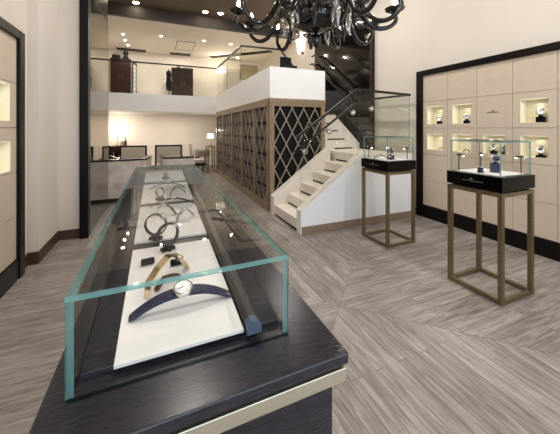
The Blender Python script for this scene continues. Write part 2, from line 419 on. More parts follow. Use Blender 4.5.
# glass balustrade of the lower flight and landing
t = thing('glass_balustrade', 'tinted glass balustrade with dark top rail along the near side of the stairs and landing', 'balustrade', (1.9, 3.69, 0))
MB().sheet([(-.0, 0, .345), (1.02, 0, 1.07), (1.02, 0, 2.13), (0, 0, 1.42)], (0, .012, 0)).build('glass_panel', ['rglass', 'redge'], t)
MB().sheet([(1.03, 0, 1.07), (2.13, 0, 1.07), (2.13, 0, 2.08), (1.03, 0, 2.11)], (0, .012, 0)).build('glass_panel', ['rglass', 'redge'], t)
MB().sheet([(2.118, .01, 1.07), (2.118, 1.4, 1.07), (2.118, 1.4, 2.1), (2.118, .01, 2.08)], (.012, 0, 0)).build('glass_panel', ['rglass', 'redge'], t)
MB().bar((-.06, .006, 1.385), (1.025, .006, 2.14), .045, .035).bar((1.02, .006, 2.135), (2.14, .006, 2.1), .045, .035).bar((2.124, 0, 2.1), (2.124, 1.4, 2.12), .045, .035).build('top_rail', 'rail', t, bevel=.003)
hr = MB().tube([(-.05, .09, 1.165), (.98, .09, 1.885), (1.06, .09, 1.925), (1.38, .09, 1.925)], .02, 10).build('handrail', 'rail', t)
for x_, z_ in ((.08, 1.23), (.5, 1.52), (.93, 1.82), (1.3, 1.89)):
    MB().lathe([(.026, -.022), (.04, -.016), (.044, 0), (.04, .022), (.026, .028)], (x_, .006, z_-.05), axis=(0, 1, 0)).tube([(x_, .012, z_-.05), (x_, .09, z_-.05), (x_, .09, z_+.03)], .008).build('bracket', 'silver', hr)
# upper flight rails
def handrail(label, pts, brk):
    t = thing('handrail', label, 'handrail', pts[0])
    P0 = Vector(pts[0]); Q = [Vector(p)-P0 for p in pts]
    m = MB()
    for a, c in zip(Q, Q[1:]): m.bar(a, c, .04, .04)
    m.build('rail', 'rail', t, bevel=.004)
    for p in brk:
        MB().bar(Vector(p[0])-P0, Vector(p[1])-P0, .02, .02, up=(.3, .4, .5)).build('bracket', 'rail', t)
handrail('upper dark handrail running up the black glossy panel', [(4.08, 5.25, 2.33), (4.08, 7.0, 3.57), (4.08, 7.2, 3.57)], [((4.08, 5.6, 2.58), (4.2, 5.6, 2.58)), ((4.08, 6.8, 3.43), (4.2, 6.8, 3.43))])
handrail('lower dark handrail running up the black glossy panel', [(4.1, 5.45, 2.13), (4.1, 7.2, 3.37), (4.1, 7.35, 3.37)], [((4.1, 5.7, 2.31), (4.2, 5.7, 2.31)), ((4.1, 6.9, 3.16), (4.2, 6.9, 3.16))])
# gallery balustrades
t = thing('glass_balustrade', 'clear glass gallery balustrade with thin dark rail above the beige band at the back', 'balustrade', (-2.3, 9.96, 2.6))
for k in range(3): MB().pane(.02+1.39*k, 0, 0, 1.39*(k+1), .012, .97).build('glass_panel', ['gglass', 'redge'], t)
MB().bar((0, .006, .98), (4.2, .006, .98), .045, .04).build('top_rail', 'rail', t)
t = thing('glass_balustrade', 'clear glass balustrade on the mezzanine side with dark rail turning above the stairs', 'balustrade', (1.9, 6.89, 2.645))
for k in range(2): MB().pane(0, .01+1.52*k, 0, .012, 1.5*(k+1), .9).build('glass_panel', ['gglass', 'redge'], t)
MB().pane(0, -.014, 0, 1.05, -.002, .9).build('glass_panel', ['gglass', 'redge'], t)
MB().bar((.006, 0, .905), (.006, 3.04, .945), .045, .04).bar((-.02, -.006, .905), (1.07, -.006, .93), .045, .04).bar((1.06, 0, .93), (1.08, -.78, .3), .04, .04).build('top_rail', 'rail', t)
MB().bar((1.08, -.75, -.3), (1.08, -.75, .34), .03, .03, up=(0, 1, 0)).build('post', 'rail', t)

# smoked glass partition with dark door frame on the left
t = thing('glass_partition', 'tall smoked glass partition behind the dark post at the left', 'partition', (-.98, 4.7, 0))
MB().box(0, 0, 0, .105, .11, CEIL).build('post', 'frame', t, bevel=.004)
MB().box(.03, .11, 3.48, .1, 1.75, CEIL).build('header', 'frame', t)
MB().pane(.1, .11, .012, .112, 1.72, 3.48).build('glass_panel', ['tglass', 'edge'], t)
MB().box(.098, 1.721, 0, .114, 1.728, 3.48).build('end_strip', 'redge', t)

# ------------------------------------------------------------------ long showcase
t = thing('showcase', 'long dark wood showcase with glass top box and brass strip in the foreground', 'showcase', (0, 0, 0))
MB().box(-.205, .69, .0, .458, 3.25, .81).build('cabinet', 'plate', t, bevel=.003)
MB().box(-.19, .70, .81, .44, 3.23, .87).build('recess', 'blackm', t)
m = MB(); m.box(-.236, .66, .818, .485, .70, .856); m.box(-.236, .70, .818, -.2, 3.27, .856); m.box(.447, .70, .818, .485, 3.27, .856); m.box(-.236, 3.24, .818, .485, 3.275, .856)
m.build('brass_strip', 'brass', t, bevel=.002)
MB().box(-.241, .655, .868, .488, 3.28, .9).build('top_slab', 'plate', t, bevel=.004)
X0, X1, Y0, Y1, Z0, Z1, g = -.19, .363, .78, 3.16, .9, 1.142, .014
MB().pane(X0, Y0, Z0, X1, Y0+g, Z1-g).build('glass_front', ['pane', 'edge'], t)
MB().pane(X0, Y1-g, Z0, X1, Y1, Z1-g).build('glass_back', ['pane', 'edge'], t)
MB().pane(X0, Y0+g+.0005, Z0, X0+g, Y1-g-.0005, Z1-g).build('glass_side', ['pane', 'edge'], t)
MB().pane(X1-g, Y0+g+.0005, Z0, X1, Y1-g-.0005, Z1-g).build('glass_side', ['pane', 'edge'], t)
MB().pane(X0, Y0, Z1-g+.0005, X1, Y1, Z1).build('glass_top', ['pane', 'edge'], t)
def zt(y): return .925+.0735*(y-.83)
# sloping display deck
MB().prism([(-.175, .84, .9), (-.175, 3.12, .9), (-.175, 3.12, zt(3.12)-.0105), (-.175, .84, zt(.84)-.0105)], (.53, 0, 0)).build('display_deck', 'plate', t, bevel=.002)
trays = [(.825, 1.45), (1.525, 2.045), (2.115, 2.61), (2.69, 3.1)]
tl = ['white suede tray nearest the front glass under the navy strap watch', 'second white suede tray from the front of the long showcase, under the ring watches',
      'third white suede tray from the front of the long showcase', 'white suede tray at the far end of the long showcase']
for (a, c), lb in zip(trays, tl):
    o = MB().prism([(-.1, a, zt(a)-.010), (-.1, c, zt(c)-.010), (-.1, c, zt(c)), (-.1, a, zt(a))], (.337, 0, 0)).build('display_tray', 'tray', bevel=.001)
    tag(o, lb, 'tray', 'white trays in the long showcase')
bar = thing('rail_profile', 'gunmetal profile bar lying along the right edge of the white trays', 'rail', (.255, .815, zt(.83)+.0085))
dz = .0735*2.28
MB().prism([(-.012, 0, -.018), (.03, 0, -.018), (.03, 0, .004), (.018, 0, .016), (0, 0, .016), (-.012, 0, .004)], (0, 2.28, dz)).build('bar', 'profile', bar)
MB().prism([(-.013, -.008, -.02), (.031, -.008, -.02), (.031, -.008, .004), (.018, -.008, .017), (0, -.008, .017), (-.013, -.008, .004)], (0, .03, .002)).build('end_cap', 'profcap', bar)

# ------------------------------------------------------------------ watches
def arc(cx, cz, rx, rz, a0, a1, n):
    return [(cx+rx*math.cos(math.radians(a0+(a1-a0)*i/n)), cz+rz*math.sin(math.radians(a0+(a1-a0)*i/n))) for i in range(n+1)]
def case_parts(root, pos, nrm, r, dial, metal):
    n = Vector(nrm).normalized(); p = Vector(pos)
    c = MB().lathe([(r*.9, -.3*r), (r, -.15*r), (r, .12*r), (r*.92, .25*r), (r*.84, .25*r), (r*.82, .16*r)], p, 28, axis=n).build('case', metal, root)
    MB().lathe([(r*.83, 0), (r*.83, .012*r)], p+n*r*.16, 28, axis=n).build('dial', dial, c)
    h = MB(); y = Vector((0, 1, 0)); q = n.cross(y).normalized(); top = p+n*r*.2
    h.bar(top, top+(y*.55+q*.25)*r, .06*r, .02*r, up=n); h.bar(top, top+(q*.6-y*.2)*r, .05*r, .02*r, up=n)
    for k in range(12):
        d = y*math.cos(k*PI/6)+q*math.sin(k*PI/6); h.bar(top+d*r*.64, top+d*r*.76, .05*r, .02*r, up=n)
    h.build('hands', 'blackm' if dial == 'dial' else 'silver', c)
    MB().lathe([(.14*r, 0), (.14*r, .22*r)], p+y*r*.98, 10, axis=y).build('crown', metal, c)
def watch(label, path, w, th, strap, casepos, nrm, r, dial, metal, loc, rz=0, closed=False, group=None, taper=None):
    t = thing('watch', label, 'watch', loc, rz, group)
    n = len(path)
    wd = [w*(1-(.35*abs(2*i/(n-1)-1)**1.5)) for i in range(n)] if taper else None
    MB().ribbon(path, w, th, closed=closed, widths=wd).build('strap', strap, t)
    case_parts(t, casepos, nrm, r, dial, metal)
    return t
GW = 'watches in the long showcase'
# navy strap watch arched over the nearest tray
ap = [(x_, .052*(1-(abs(x_)/.155)**2.2)+.004) for x_ in [(-.155+.31*i/30) for i in range(31)]]
w = watch('navy strap watch with white round dial arched over the front tray', ap, .042, .007, 'blue', (0, 0, .064), (0, -.25, 1), .031, 'dial', 'silver', (.078, .985, zt(.985)), .02, taper=True, group=GW)
MB().ribbon([(x_, z_-.0058) for x_, z_ in ap[1:-1]], .040, .005, widths=[.042*(1-.35*abs(2*i/28-1)**1.5)+.001 for i in range(29)]).build('strap_lining', 'blue', w, label='navy strap lining')
MB().ribbon([(.132, .022), (.15, .012), (.158, .004)], .026, .004).build('buckle', 'silver', w)
# gold bracelet tent
tp = [(x_*1.12, z_*1.05) for x_, z_ in [(-.085, .004), (-.08, .05), (-.045, .078), (-.01, .096), (.0, .098), (.02, .09), (.05, .06), (.075, .03), (.085, .004)]]
w = watch('gold bracelet watch folded into a tent just behind the navy strap watch', tp, .026, .006, 'gold', (.048, 0, .077), (.7, 0, .7), .022, 'dialk', 'gold', (.04, 1.14, zt(1.14)), .75, group=GW)
MB().ribbon([(-.06, .004), (-.02, .03), (.02, .018), (.05, .004)], .02, .006).build('clasp', 'brown', w)
def ring_watch(label, loc, rz, R_, strap, metal, dial, group=GW):
    t = thing('watch', label, 'watch', loc, rz, group)
    m = MB().ribbon(arc(0, .022+R_, R_*.93, R_, -90, 270, 36)[:-1], .02, .006, closed=True); m.build('strap', strap, t)
    case_parts(t, (0-R_*.68, 0, .022+R_*1.72), (-.62, 0, .78), R_*.42, dial, metal)
    MB().lathe([(.012, 0), (.012, .05)], (-.0, -.025, .0125), 12, axis=(0, 1, 0)).box(-.03, -.012, 0, .03, .012, .012).build('foot', 'blackm', t)
    return t
ring_watch('black strap watch standing as a ring, further of the front ring pair', (-.005, 1.53, zt(1.53)), 2.9, .052, 'strapk', 'silver', 'dial')
ring_watch('navy strap watch standing as a ring, nearer of the front ring pair', (.045, 1.40, zt(1.40)), -2.75, .05, 'blue', 'silver', 'dialk')
tp2 = [(-.06, .004), (-.045, .04), (-.02, .058), (0, .06), (.02, .05), (.045, .024), (.065, .004)]
watch('steel bracelet watch in a tent shape on the right beyond the ring pair', tp2, .02, .006, 'silver', (-.01, 0, .064), (0, 0, 1), .019, 'dial', 'silver', (.15, 1.74, zt(1.74)), .6, group=GW)
watch('steel bracelet watch with black dial tented at the middle of the second tray', tp2, .02, .006, 'silver', (-.01, 0, .064), (-.1, 0, 1), .019, 'dialk', 'silver', (.05, 1.86, zt(1.86)), -.5, group=GW)
ap2 = [(x_, .05*(1-(abs(x_)/.145)**2)+.004) for x_ in [(-.145+.29*i/24) for i in range(25)]]
watch('black strap watch arched wide across the far edge of the second tray', ap2, .022, .005, 'strapk', (0, 0, .058), (0, -.2, 1), .022, 'dial', 'silver', (.10, 1.99, zt(1.99)), -.15, taper=True, group=GW)
ring_watch('silver watch standing as a ring on the third tray', (.02, 2.16, zt(2.16)), 2.6, .031, 'silver', 'silver', 'dialk')
watch('steel bracelet watch tented at the right of the third tray', tp2, .018, .006, 'silver', (-.01, 0, .062), (0, 0, 1), .017, 'dial', 'silver', (.14, 2.24, zt(2.24)), .4, group=GW)
watch('brown strap watch arched across the middle of the third tray', [(p[0]*.9, p[1]*.9) for p in ap2], .02, .005, 'strapk', (0, 0, .053), (0, -.2, 1), .02, 'dial', 'silver', (.08, 2.42, zt(2.42)), -.1, taper=True, group=GW).children[0].data.materials[0] = M_['brown']
watch('small steel watch tented near the far end of the long showcase', [(p[0]*.75, p[1]*.9) for p in tp2], .016, .005, 'silver', (-.01, 0, .05), (0, 0, 1), .014, 'dial', 'silver', (.1, 2.58, zt(2.58)), .3, group=GW)
t = ring_watch('slim silver watch standing as a ring on the far end tray', (.07, 2.76, zt(2.76)), 2.3, .016, 'silver', 'silver', 'dial')
# small block stands
for k, (x_, y_, lb) in enumerate(((-.035, 1.30, 'black cylinder rest lying left of the nearer ring watch'), (.075, 1.255, 'black cylinder rest lying beside the gold tented watch'))):
    o = MB().lathe([(.011, 0), (.013, .004), (.013, .046), (.011, .05)], (-.025, 0, .0125), 14, axis=(1, 0, 0)).build('watch_rest', 'black', loc=(x_, y_, zt(y_)))
    o.rotation_euler = (0, 0, .1); tag(o, lb, 'watch rest', 'rests on the white trays')

for o in list(COL.objects):
    if o.parent is None and o.get('group') in (GW, 'rests on the white trays'):
        o.rotation_euler = (Matrix.Rotation(math.atan(.0735), 3, 'X') @ Matrix.Rotation(o.rotation_euler.z, 3, 'Z')).to_euler(); o.location.z += .001
# ------------------------------------------------------------------ pedestal cases
def pedestal(label, x, y):
    W, D, H = .48, .5, .96; s_ = .038
    t = thing('pedestal_case', label, 'display case', (x, y, 0), 0, 'glass pedestal cases')
    for a in (0, W-s_):
        for c in (0, D-s_): MB().box(a, c, 0, a+s_, c+s_, H).build('leg', 'bronze', t, bevel=.002)
    for z0 in (0, H-s_):
        m = MB(); e = .001
        m.box(s_, e, z0+e, W-s_, s_-e, z0+s_-e).box(s_, D-s_+e, z0+e, W-s_, D-e, z0+s_-e).box(e, s_, z0+e, s_-e, D-s_, z0+s_-e).box(W-s_+e, s_, z0+e, W-e, D-s_, z0+s_-e)
        m.build('rail', 'bronze', t, bevel=.002)
    MB().box(.03, .03, H, W-.03, D-.03, H+.015).build('spacer', 'blackm', t)
    case = MB().box(-.005, -.005, H+.015, W+.005, D+.005, H+.135).build('case_base', 'black', t, bevel=.003)
    m = MB(); zc = H+.07                                           # small wordmark and emblem
    for k in range(14):
        yy = .155+.0135*k; m.box(-.0065, yy, zc-.004, -.0045, yy+.007, zc+.004)
    m.prism([(-.0065, .24, zc+.014), (-.0065, .262, zc+.03), (-.0065, .284, zc+.014)], (.002, 0, 0)); m.build('lettering', 'letter', case)
    z0, z1, g = H+.135, 1.405, .011; a = .018
    MB().box(.05, .05, z0, W-.05, D-.05, z0+.008).build('display_pad', 'tray', t, bevel=.002)
    MB().pane(a, a, z0, W-a, a+g, z1-g).build('glass_pane', ['pane', 'edge'], t)
    MB().pane(a, D-a-g, z0, W-a, D-a, z1-g).build('glass_pane', ['pane', 'edge'], t)
    MB().pane(a, a+g+.0005, z0, a+g, D-a-g-.0005, z1-g).build('glass_pane', ['pane', 'edge'], t)
    MB().pane(W-a-g, a+g+.0005, z0, W-a, D-a-g-.0005, z1-g).build('glass_pane', ['pane', 'edge'], t)
    MB().pane(a, a, z1-g+.0005, W-a, D-a, z1).build('glass_lid', ['pane', 'edge'], t)
    for lx, ly, dx, dy in ((.07, .43, 1, -1), (.41, .43, -1, -1), (.41, .07, -1, 1)):
        sp = MB().tube([(lx, ly, z0), (lx, ly, z0+.16)], .005, 8).build('spot_stem', 'rail', t)
        hd = MB().bar((lx-.012*dx, ly-.012*dy, z0+.165), (lx+.03*dx, ly+.03*dy, z0+.158), .02, .014).build('spot_head', 'blackm', sp)
        MB().lathe([(.006, 0), (.007, .004)], (lx+.026*dx, ly+.026*dy, z0+.151), 10, axis=(dx*.4, dy*.4, -1)).build('spot_lens', 'ledw', hd)
    return t
pedestal('bronze framed glass pedestal case in front of the panelled wall, nearest on the right', 2.70, 1.50)
pedestal('bronze framed glass pedestal case in front of the white stair wall', 2.68, 2.80)
ZP = 1.104
def stand_watch(label, loc, rz, h=.07, sc=1., dial='dial', strap='strapk', blk='black', group=None):
    """watch buckled round a cushion on a block stand"""
    s_ = thing('watch_stand', 'stand under the '+label.replace('steel watch on the tall dark block', 'steel watch').replace('black watch upright on a dark block','upright black watch'), 'stand', loc, rz, group and group+' stands')
    MB().box(-.028*sc, -.028*sc, 0, .028*sc, .028*sc, h).build('block', blk, s_, bevel=.004)
    MB().box(-.03*sc, -.03*sc, 0, .03*sc, .03*sc, .008).build('base', blk, s_, bevel=.002)
    w = thing('watch', label, 'watch', (loc[0], loc[1], loc[2]+h+.0005), rz, group)
    R_ = .034*sc
    st = MB().ribbon(arc(0, R_, R_*.85, R_, -90, 270, 28)[:-1], .024*sc, .006*sc, closed=True).build('strap', strap, w)
    case_parts(w, (-R_*.8, 0, R_*1.1), (-1, 0, .35), .026*sc, dial, 'silver')
    MB().lathe([(.006*sc, -.02*sc), (R_*.76, -.018*sc), (R_*.8, 0), (R_*.76, .018*sc), (.006*sc, .02*sc)], (0, 0, R_), 18, axis=(0, 1, 0)).build('cushion', 'tray', w)
    return w
GP = 'watches in the pedestal cases'
stand_watch('steel watch on the tall dark block in the pedestal case at right', (2.95, 1.70, ZP), .75, .085, 1.25, 'dialk', 'blue', 'blue', GP)
# small watch on a cup-shaped rest
t = thing('watch_stand', 'low round navy and silver rest near the left corner of the right pedestal case', 'stand', (2.80, 1.74, ZP))
MB().lathe([(.026, 0), (.026, .012), (.022, .02), (.027, .052), (.03, .055)], seg=22).build('cup', 'blue', t)
MB().lathe([(.031, .05), (.031, .06), (.024, .062)], seg=22).build('rim', 'silver', t)
w = watch('dark strap watch lying arched at left in the stair-side pedestal case', [(x_*.62, z_*.8) for x_, z_ in ap], .026, .006, 'strapk', (0, 0, .048), (0, -.2, 1), .024, 'dialk', 'silver', (2.80, 3.06, ZP), -.2, taper=True, group=GP)
stand_watch('black watch upright on a dark block in the stair-side pedestal case', (2.93, 3.0, ZP), .9, .05, 1.5, 'dialk', 'strapk', 'blue', GP)
ring_watch('silver watch standing as a ring in front in the stair-side pedestal case', (2.86, 2.93, ZP), .2, .035, 'silver', 'silver', 'dial', GP)

# niche watches on the right wall
GN = 'watches in the wall niches'
spots = [(0, 3, 'upper niche at the far end of the right wall', .055, 'dialk'), (1, 3, 'upper niche second from the far end of the right wall', .06, 'dialk'), (3, 3, 'upper niche right of the wall emblem', .085, 'dial'),
         (0, 2, 'lower niche at the far end of the right wall', .0, 'dial'), (1, 2, 'lower niche second from the far end of the right wall', .0, 'dialk'),
         (2, 2, 'lower niche under the emblem panel', .05, 'dial'), (3, 2, 'lower niche nearest the right picture edge', .035, 'dialk')]
for i, j, lb, h, dl in spots:
    yc = colsR[2]-.19 if (i, j) == (2, 2) else colsR[i]-.265 if j == 3 or i != 0 else colsR[i]-.3; z0 = (1.59 if j == 3 else 1.165)+.0015
    if h == 0:
        o = watch('small watch resting flat in '+lb, [(x_*.3, z_*.6) for x_, z_ in ap], .024, .006, 'strapk' if i else 'silver', (0, 0, .036), (0, -.3, 1), .022, dl, 'silver', (4.28, yc, z0), PI/2, group=GN)
    else:
        stand_watch('watch in '+lb, (4.29, yc, z0), .35, h*.8, 1.6 if i == 3 else 1.35, 'dial', 'silver' if j == 3 else 'strapk', 'black', GN)
stand_watch('right-hand watch in the lower niche below the wall emblem', (4.285, colsR[2]-.33, 1.1665), .35, .045, 1.2, 'dialk', 'strapk', 'black', GN)

# ------------------------------------------------------------------ chandelier
CH = thing('chandelier', 'ornate black glass chandelier with curled arms and lit candle bulbs overhead', 'chandelier', (1.286, 2.195, 2.62))
# (profile measured from bulb level)
MB().lathe([(.004, -.40), (.022, -.38), (.046, -.335), (.04, -.295), (.016, -.268), (.03, -.25)], seg=16).build('finial', 'blackglass', CH)
MB().lathe([(.02, -.256), (.075, -.25), (.15, -.222), (.2, -.17), (.215, -.115), (.17, -.06), (.08, -.03), (.05, .02), (.06, .06), (.035, .1), (.03, .3), (.07, .36), (.09, .42), (.05, .5), (.03, .56)], seg=24).build('hub', 'blackglass', CH)
MB().tube([(0, 0, .56), (0, 0, 2.05)], .009, 8).build('chain', 'blackm', CH)
MB().lathe([(.09, 2.0), (.08, 2.03), (.06, 2.08)], seg=20).build('ceiling_rose', 'blackm', CH)
def spline(P, n=6):
    out = []; Q = [Vector(p) for p in P]; Q = [2*Q[0]-Q[1]]+Q+[2*Q[-1]-Q[-2]]
    for i in range(1, len(Q)-2):
        for k in range(n):
            t = k/n; a, b_, c, d = Q[i-1:i+3]
            out.append(.5*((2*b_)+(c-a)*t+(2*a-5*b_+4*c-d)*t*t+(3*b_-a-3*c+d)*t**3))
    out.append(Q[-2]); return out
yaw = math.atan2(123, 287)
RR = .683
def arm(theta, lo):
    """theta measured from the photo-right direction of the shop floor plan"""
    ct, st = math.cos(theta), math.sin(theta)
    def q(r, z): return (r*ct, r*st, z)
    pth = spline([q(.10, -.09), q(.2, .05), q(.31, .04), q(.40, -.11), q(.50, -.235-lo), q(.61, -.245-lo), q(.69, -.17), q(RR, -.09)], 6)
    n = len(pth)
    a = MB().tube(pth, [.021-.008*abs(i/(n-1)-.5) for i in range(n)], 12).build('arm', 'blackglass', CH)
    cup = MB().lathe([(.014, -.10), (.036, -.093), (.075, -.072), (.088, -.058), (.08, -.055), (.036, -.068), (.014, -.06)], q(RR, 0), 18).build('drip_cup', 'blackglass', a)
    MB().lathe([(.011, -.07), (.011, -.022), (.008, -.02)], q(RR, 0), 12).build('candle', 'crystal', a)
    MB().lathe([(.008, -.022), (.018, -.005), (.016, .01), (.002, .04)], q(RR, 0), 10).build('bulb', 'bulb', a)
    # small tendril curling off the arm
    pt = spline([q(.36, -.04), q(.33, -.14), q(.37, -.22), q(.43, -.2), q(.42, -.13)], 5)
    MB().tube(pt, [.009*(1-.6*i/len(pt)) for i in range(len(pt))], 8).build('tendril', 'blackglass', a)
for k in range(12): arm(-yaw+k*PI/6+.03*((k*7) % 3-1), .02*((k*5) % 3-1))
for k in range(9):   # long leaves and drops around the hub
    th = -yaw+(k+.5)*2*PI/9; ct, st = math.cos(th), math.sin(th)
    q = lambda r, z: (r*ct, r*st, z)
    pt = spline([q(.1, .02), q(.19, .12), q(.27, .06), q(.27, -.08), q(.22, -.2), q(.25, -.29)], 6); n = len(pt)
    MB().tube(pt, [.004+.020*math.sin(PI*i/(n-1)) for i in range(n)], 10).build('leaf', 'crystal' if k % 2 else 'blackglass', CH, label='clear glass leaf' if k % 2 else None)
    pt2 = spline([q(.25, -.0), q(.29, -.1), q(.28, -.2), q(.285, -.31)], 5); n = len(pt2)
    MB().tube(pt2, [.004+.016*math.sin(PI*(i/(n-1))**1.6) for i in range(n)], 10).build('drop', 'crystal' if k % 3 else 'blackglass', CH)

# ------------------------------------------------------------------ lounge furniture
def settee(label, x, y, W, rz=0):
    t = thing('tub_settee', label, 'settee', (x, y, 0), rz, 'velvet settees turned away')
    n = 14; H = .88
    def outline(o):   # back curve in plan, seen from behind (local -y faces the camera)
        pts = []
        for i in range(n+1):
            u = -1+2*i/n; pts.append((u*(W/2-o), -.08*(1-u*u)+o*.9 + (.55*max(0, abs(u)-.86)/.14 if abs(u) > .86 else 0)))
        return pts
    a, c = outline(0), outline(.09)
    MB().prism([(p[0], p[1], .1) for p in a]+[(p[0], p[1], .1) for p in c[::-1]], (0, 0, H-.13)).build('backrest', 'velvet', t, bevel=.006)
    MB().prism([(p[0]*1.01, p[1]-.008, H-.03) for p in a]+[(p[0], p[1]+.01, H-.03) for p in c[::-1]], (0, 0, .035)).build('top_rail', 'frame', t, bevel=.004)
    MB().box(-W/2+.1, .06, .1, W/2-.1, .62, .42).build('seat', 'velvet', t, bevel=.02)
    MB().box(-W/2+.04, .0, .07, W/2-.04, .6, .1).build('base_rail', 'frame', t)
    for sx in (-1, 1):
        for yy in (.04, .55): MB().box(sx*(W/2-.1)-.02, yy, 0, sx*(W/2-.1)+.02, yy+.04, .08).build('leg', 'frame', t)
settee('mushroom velvet settee seen from behind, left one beside the smoked glass', -.72, 6.72, 1.2)
settee('mushroom velvet settee seen from behind the far end of the showcase', .45, 6.8, .78)
def armchair(label, x, y, W, rz=0):
    t = thing('armchair', label, 'armchair', (x, y, 0), rz, 'framed armchairs facing the shop')
    MB().box(-W/2+.05, .42, .42, W/2-.05, .52, .95).build('backrest', 'velvetl', t, bevel=.015)
    MB().box(-W/2+.04, -.12, .3, W/2-.04, .46, .45).build('seat', 'velvetl', t, bevel=.02)
    MB().box(-W/2, .43, .95, W/2, .5, 1.0).box(-W/2, .43, .6, -W/2+.05, .5, .95).box(W/2-.05, .43, .6, W/2, .5, .95).build('back_frame', 'frame', t, bevel=.006)
    for sx in (-1, 1):
        MB().prism([(sx*(W/2-.045), .46, .66), (sx*(W/2-.045), .46, .71), (sx*(W/2-.045), -.1, .66), (sx*(W/2-.045), -.14, .62)], (sx*.045, 0, 0)).build('armrest', 'frame', t)
        MB().box(sx*(W/2-.025)-.02, -.13, 0, sx*(W/2-.025)+.02, -.09, .645).build('leg', 'frame', t)
        MB().box(sx*(W/2-.025)-.02, .44, 0, sx*(W/2-.025)+.02, .49, .6).build('leg', 'frame', t)
armchair('pale upholstered armchair with black frame facing the shop, behind the left settee', -.65, 9.2, .74)
armchair('pale upholstered armchair with black frame facing the shop, right one of the row', .34, 9.2, .8)
armchair('pale black-framed armchair turned side-on at the left of the armchair row', -1.3, 9.45, .5, .5)
# writing desk and side chair at the right of the lounge
t = thing('desk', 'low grey covered table with dark legs at the right of the lounge', 'table', (1.32, 10.6, 0))
MB().box(.0, 0, .5, .45, .8, .72).build('tabletop', 'greyfab', t, bevel=.01)
for a in (.03, .37):
    for c in (.04, .7): MB().box(a, c, 0, a+.05, c+.05, .5).build('leg', 'frame', t)
t = thing('side_chair', 'taupe side chair with high back beside the grey table', 'chair', (1.1, 10.0, 0), .0)
MB().prism([(-.03, -.05, .42), (-.1, -.05, 1.0), (-.04, -.05, 1.0), (.04, -.05, .42)], (0, .45, 0)).build('backrest', 'velvet', t, bevel=.01)
MB().box(-.03, -.05, .36, .38, .4, .46).build('seat', 'velvet', t, bevel=.015)
for a in (-.02, .33):
    for c in (-.03, .35): MB().box(a, c, 0, a+.035, c+.035, .36).build('leg', 'frame', t)
t = thing('console_table', 'slim bronze oak console frame by the lattice screen', 'table', (1.6, 9.95, 0))
MB().box(-.02, 0, .87, .24, .5, .91).build('tabletop', 'oak', t, bevel=.004)
for a in (-.02, .2):
    for c in (0, .46): MB().box(a, c, 0, a+.04, c+.04, .87).build('leg', 'oak', t)
def table_lamp(label, loc, h=.42, r=.14):
    t = thing('table_lamp', label, 'lamp', loc, 0, 'small lit table lamps')
    MB().lathe([(.07, 0), (.07, .015), (.012, .03), (.01, h-.15)], seg=16).build('base', 'bronze', t)
    MB().lathe([(r, h-.15), (r*.8, h)], seg=20).build('lamp_shade', 'shade', t)
table_lamp('lit table lamp on the slim console by the lattice screen', (1.72, 10.2, .91), .42, .12)
t = thing('console_table', 'dark walnut console with drawers against the lower back wall', 'table', (-1.5, 11.3, 0))
MB().box(0, 0, .68, .62, .45, .9).build('tabletop', 'cab', t, bevel=.006)
for a in (.02, .55):
    for c in (.02, .38): MB().box(a, c, 0, a+.05, c+.05, .68).build('leg', 'cab', t)
MB().box(.1, .4, .05, .52, .43, .68).build('back_panel', 'cab', t)
table_lamp('lit table lamp on the dark console at the back left', (-1.28, 11.52, .9), .46, .17)
t = thing('bottle', 'dark bottle beside the lamp on the back console', 'bottle', (-1.02, 11.45, .9))
MB().lathe([(.045, 0), (.045, .16), (.015, .22), (.015, .29)], seg=14).build('body', 'brown', t)
MB().lathe([(.017, .288), (.017, .31)], seg=12).build('stopper', 'gold', t)
o = MB().lathe([(.03, 0), (.055, .05), (.06, .12), (.035, .15), (.045, .17)], seg=16).build('vase', 'silver', loc=(-1.12, 11.4, .9)); tag(o, 'small pale vase between lamp and bottle on the back console', 'vase')

# ------------------------------------------------------------------ gallery furniture
def cabinet(label, x, y, W, H):
    t = thing('cabinet', label, 'cabinet', (x, y, 2.602))
    MB().box(0, 0, 0, W, .4, H).build('body', 'cab', t, bevel=.004)
    for k in (0, 1):
        d = MB().box(.01+W/2*k, -.015, .05, W/2-.005+W/2*k, 0, H-.03).build('door', 'cab', t, bevel=.003)
        MB().bar((W/2+(-.05 if k == 0 else .05), -.025, H*.45), (W/2+(-.05 if k == 0 else .05), -.025, H*.6), .012, .012, up=(0, 1, 0)).build('handle', 'bronze', d)
    MB().box(-.01, -.02, H, W+.01, .41, H+.03).build('top', 'cab', t, bevel=.003)
cabinet('tall dark walnut cabinet at the left end of the upper gallery', -1.48, 11.4, .62, 1.33)
cabinet('dark walnut cabinet in the middle of the upper gallery', .51, 11.4, .76, 1.16)
t = thing('display_rack', 'pale metal rack with hanging tabs right of the left gallery cabinet', 'rack', (-.80, 11.3, 2.6))
MB().box(0, 0, 0, .03, .03, 1.27).box(.1, .1, 0, .13, .13, 1.27).bar((0, .01, 1.25), (.14, .13, 1.16), .03, .04).build('upright', 'rail', t)
for k in range(7): MB().box(.03, .03, .1+.16*k, .11, .06, .2+.16*k).build('tab', 'dial', t)
t = thing('coat_stand', 'dark hanging garment at the left side of the middle gallery cabinet', 'garment', (.40, 11.45, 2.6))
MB().lathe([(.02, .3), (.09, .34), (.10, .6), (.07, .8), (.1, .9), (.08, 1.02), (.02, 1.08)], seg=14).build('garment', 'blackm', t)
MB().tube([(0, 0, 0), (0, 0, 1.12)], .012, 8).lathe([(.1, 0), (.1, .015)], seg=14).build('stand', 'rail', t)
o = MB().lathe([(.07, 0), (.09, .06), (.05, .14), (.085, .2), (.07, .29), (.02, .32)], seg=16).build('sculpture', 'blackm', loc=(-1.02, 11.55, 3.9625)); tag(o, 'dark bust-shaped ornament on top of the left gallery cabinet', 'ornament')
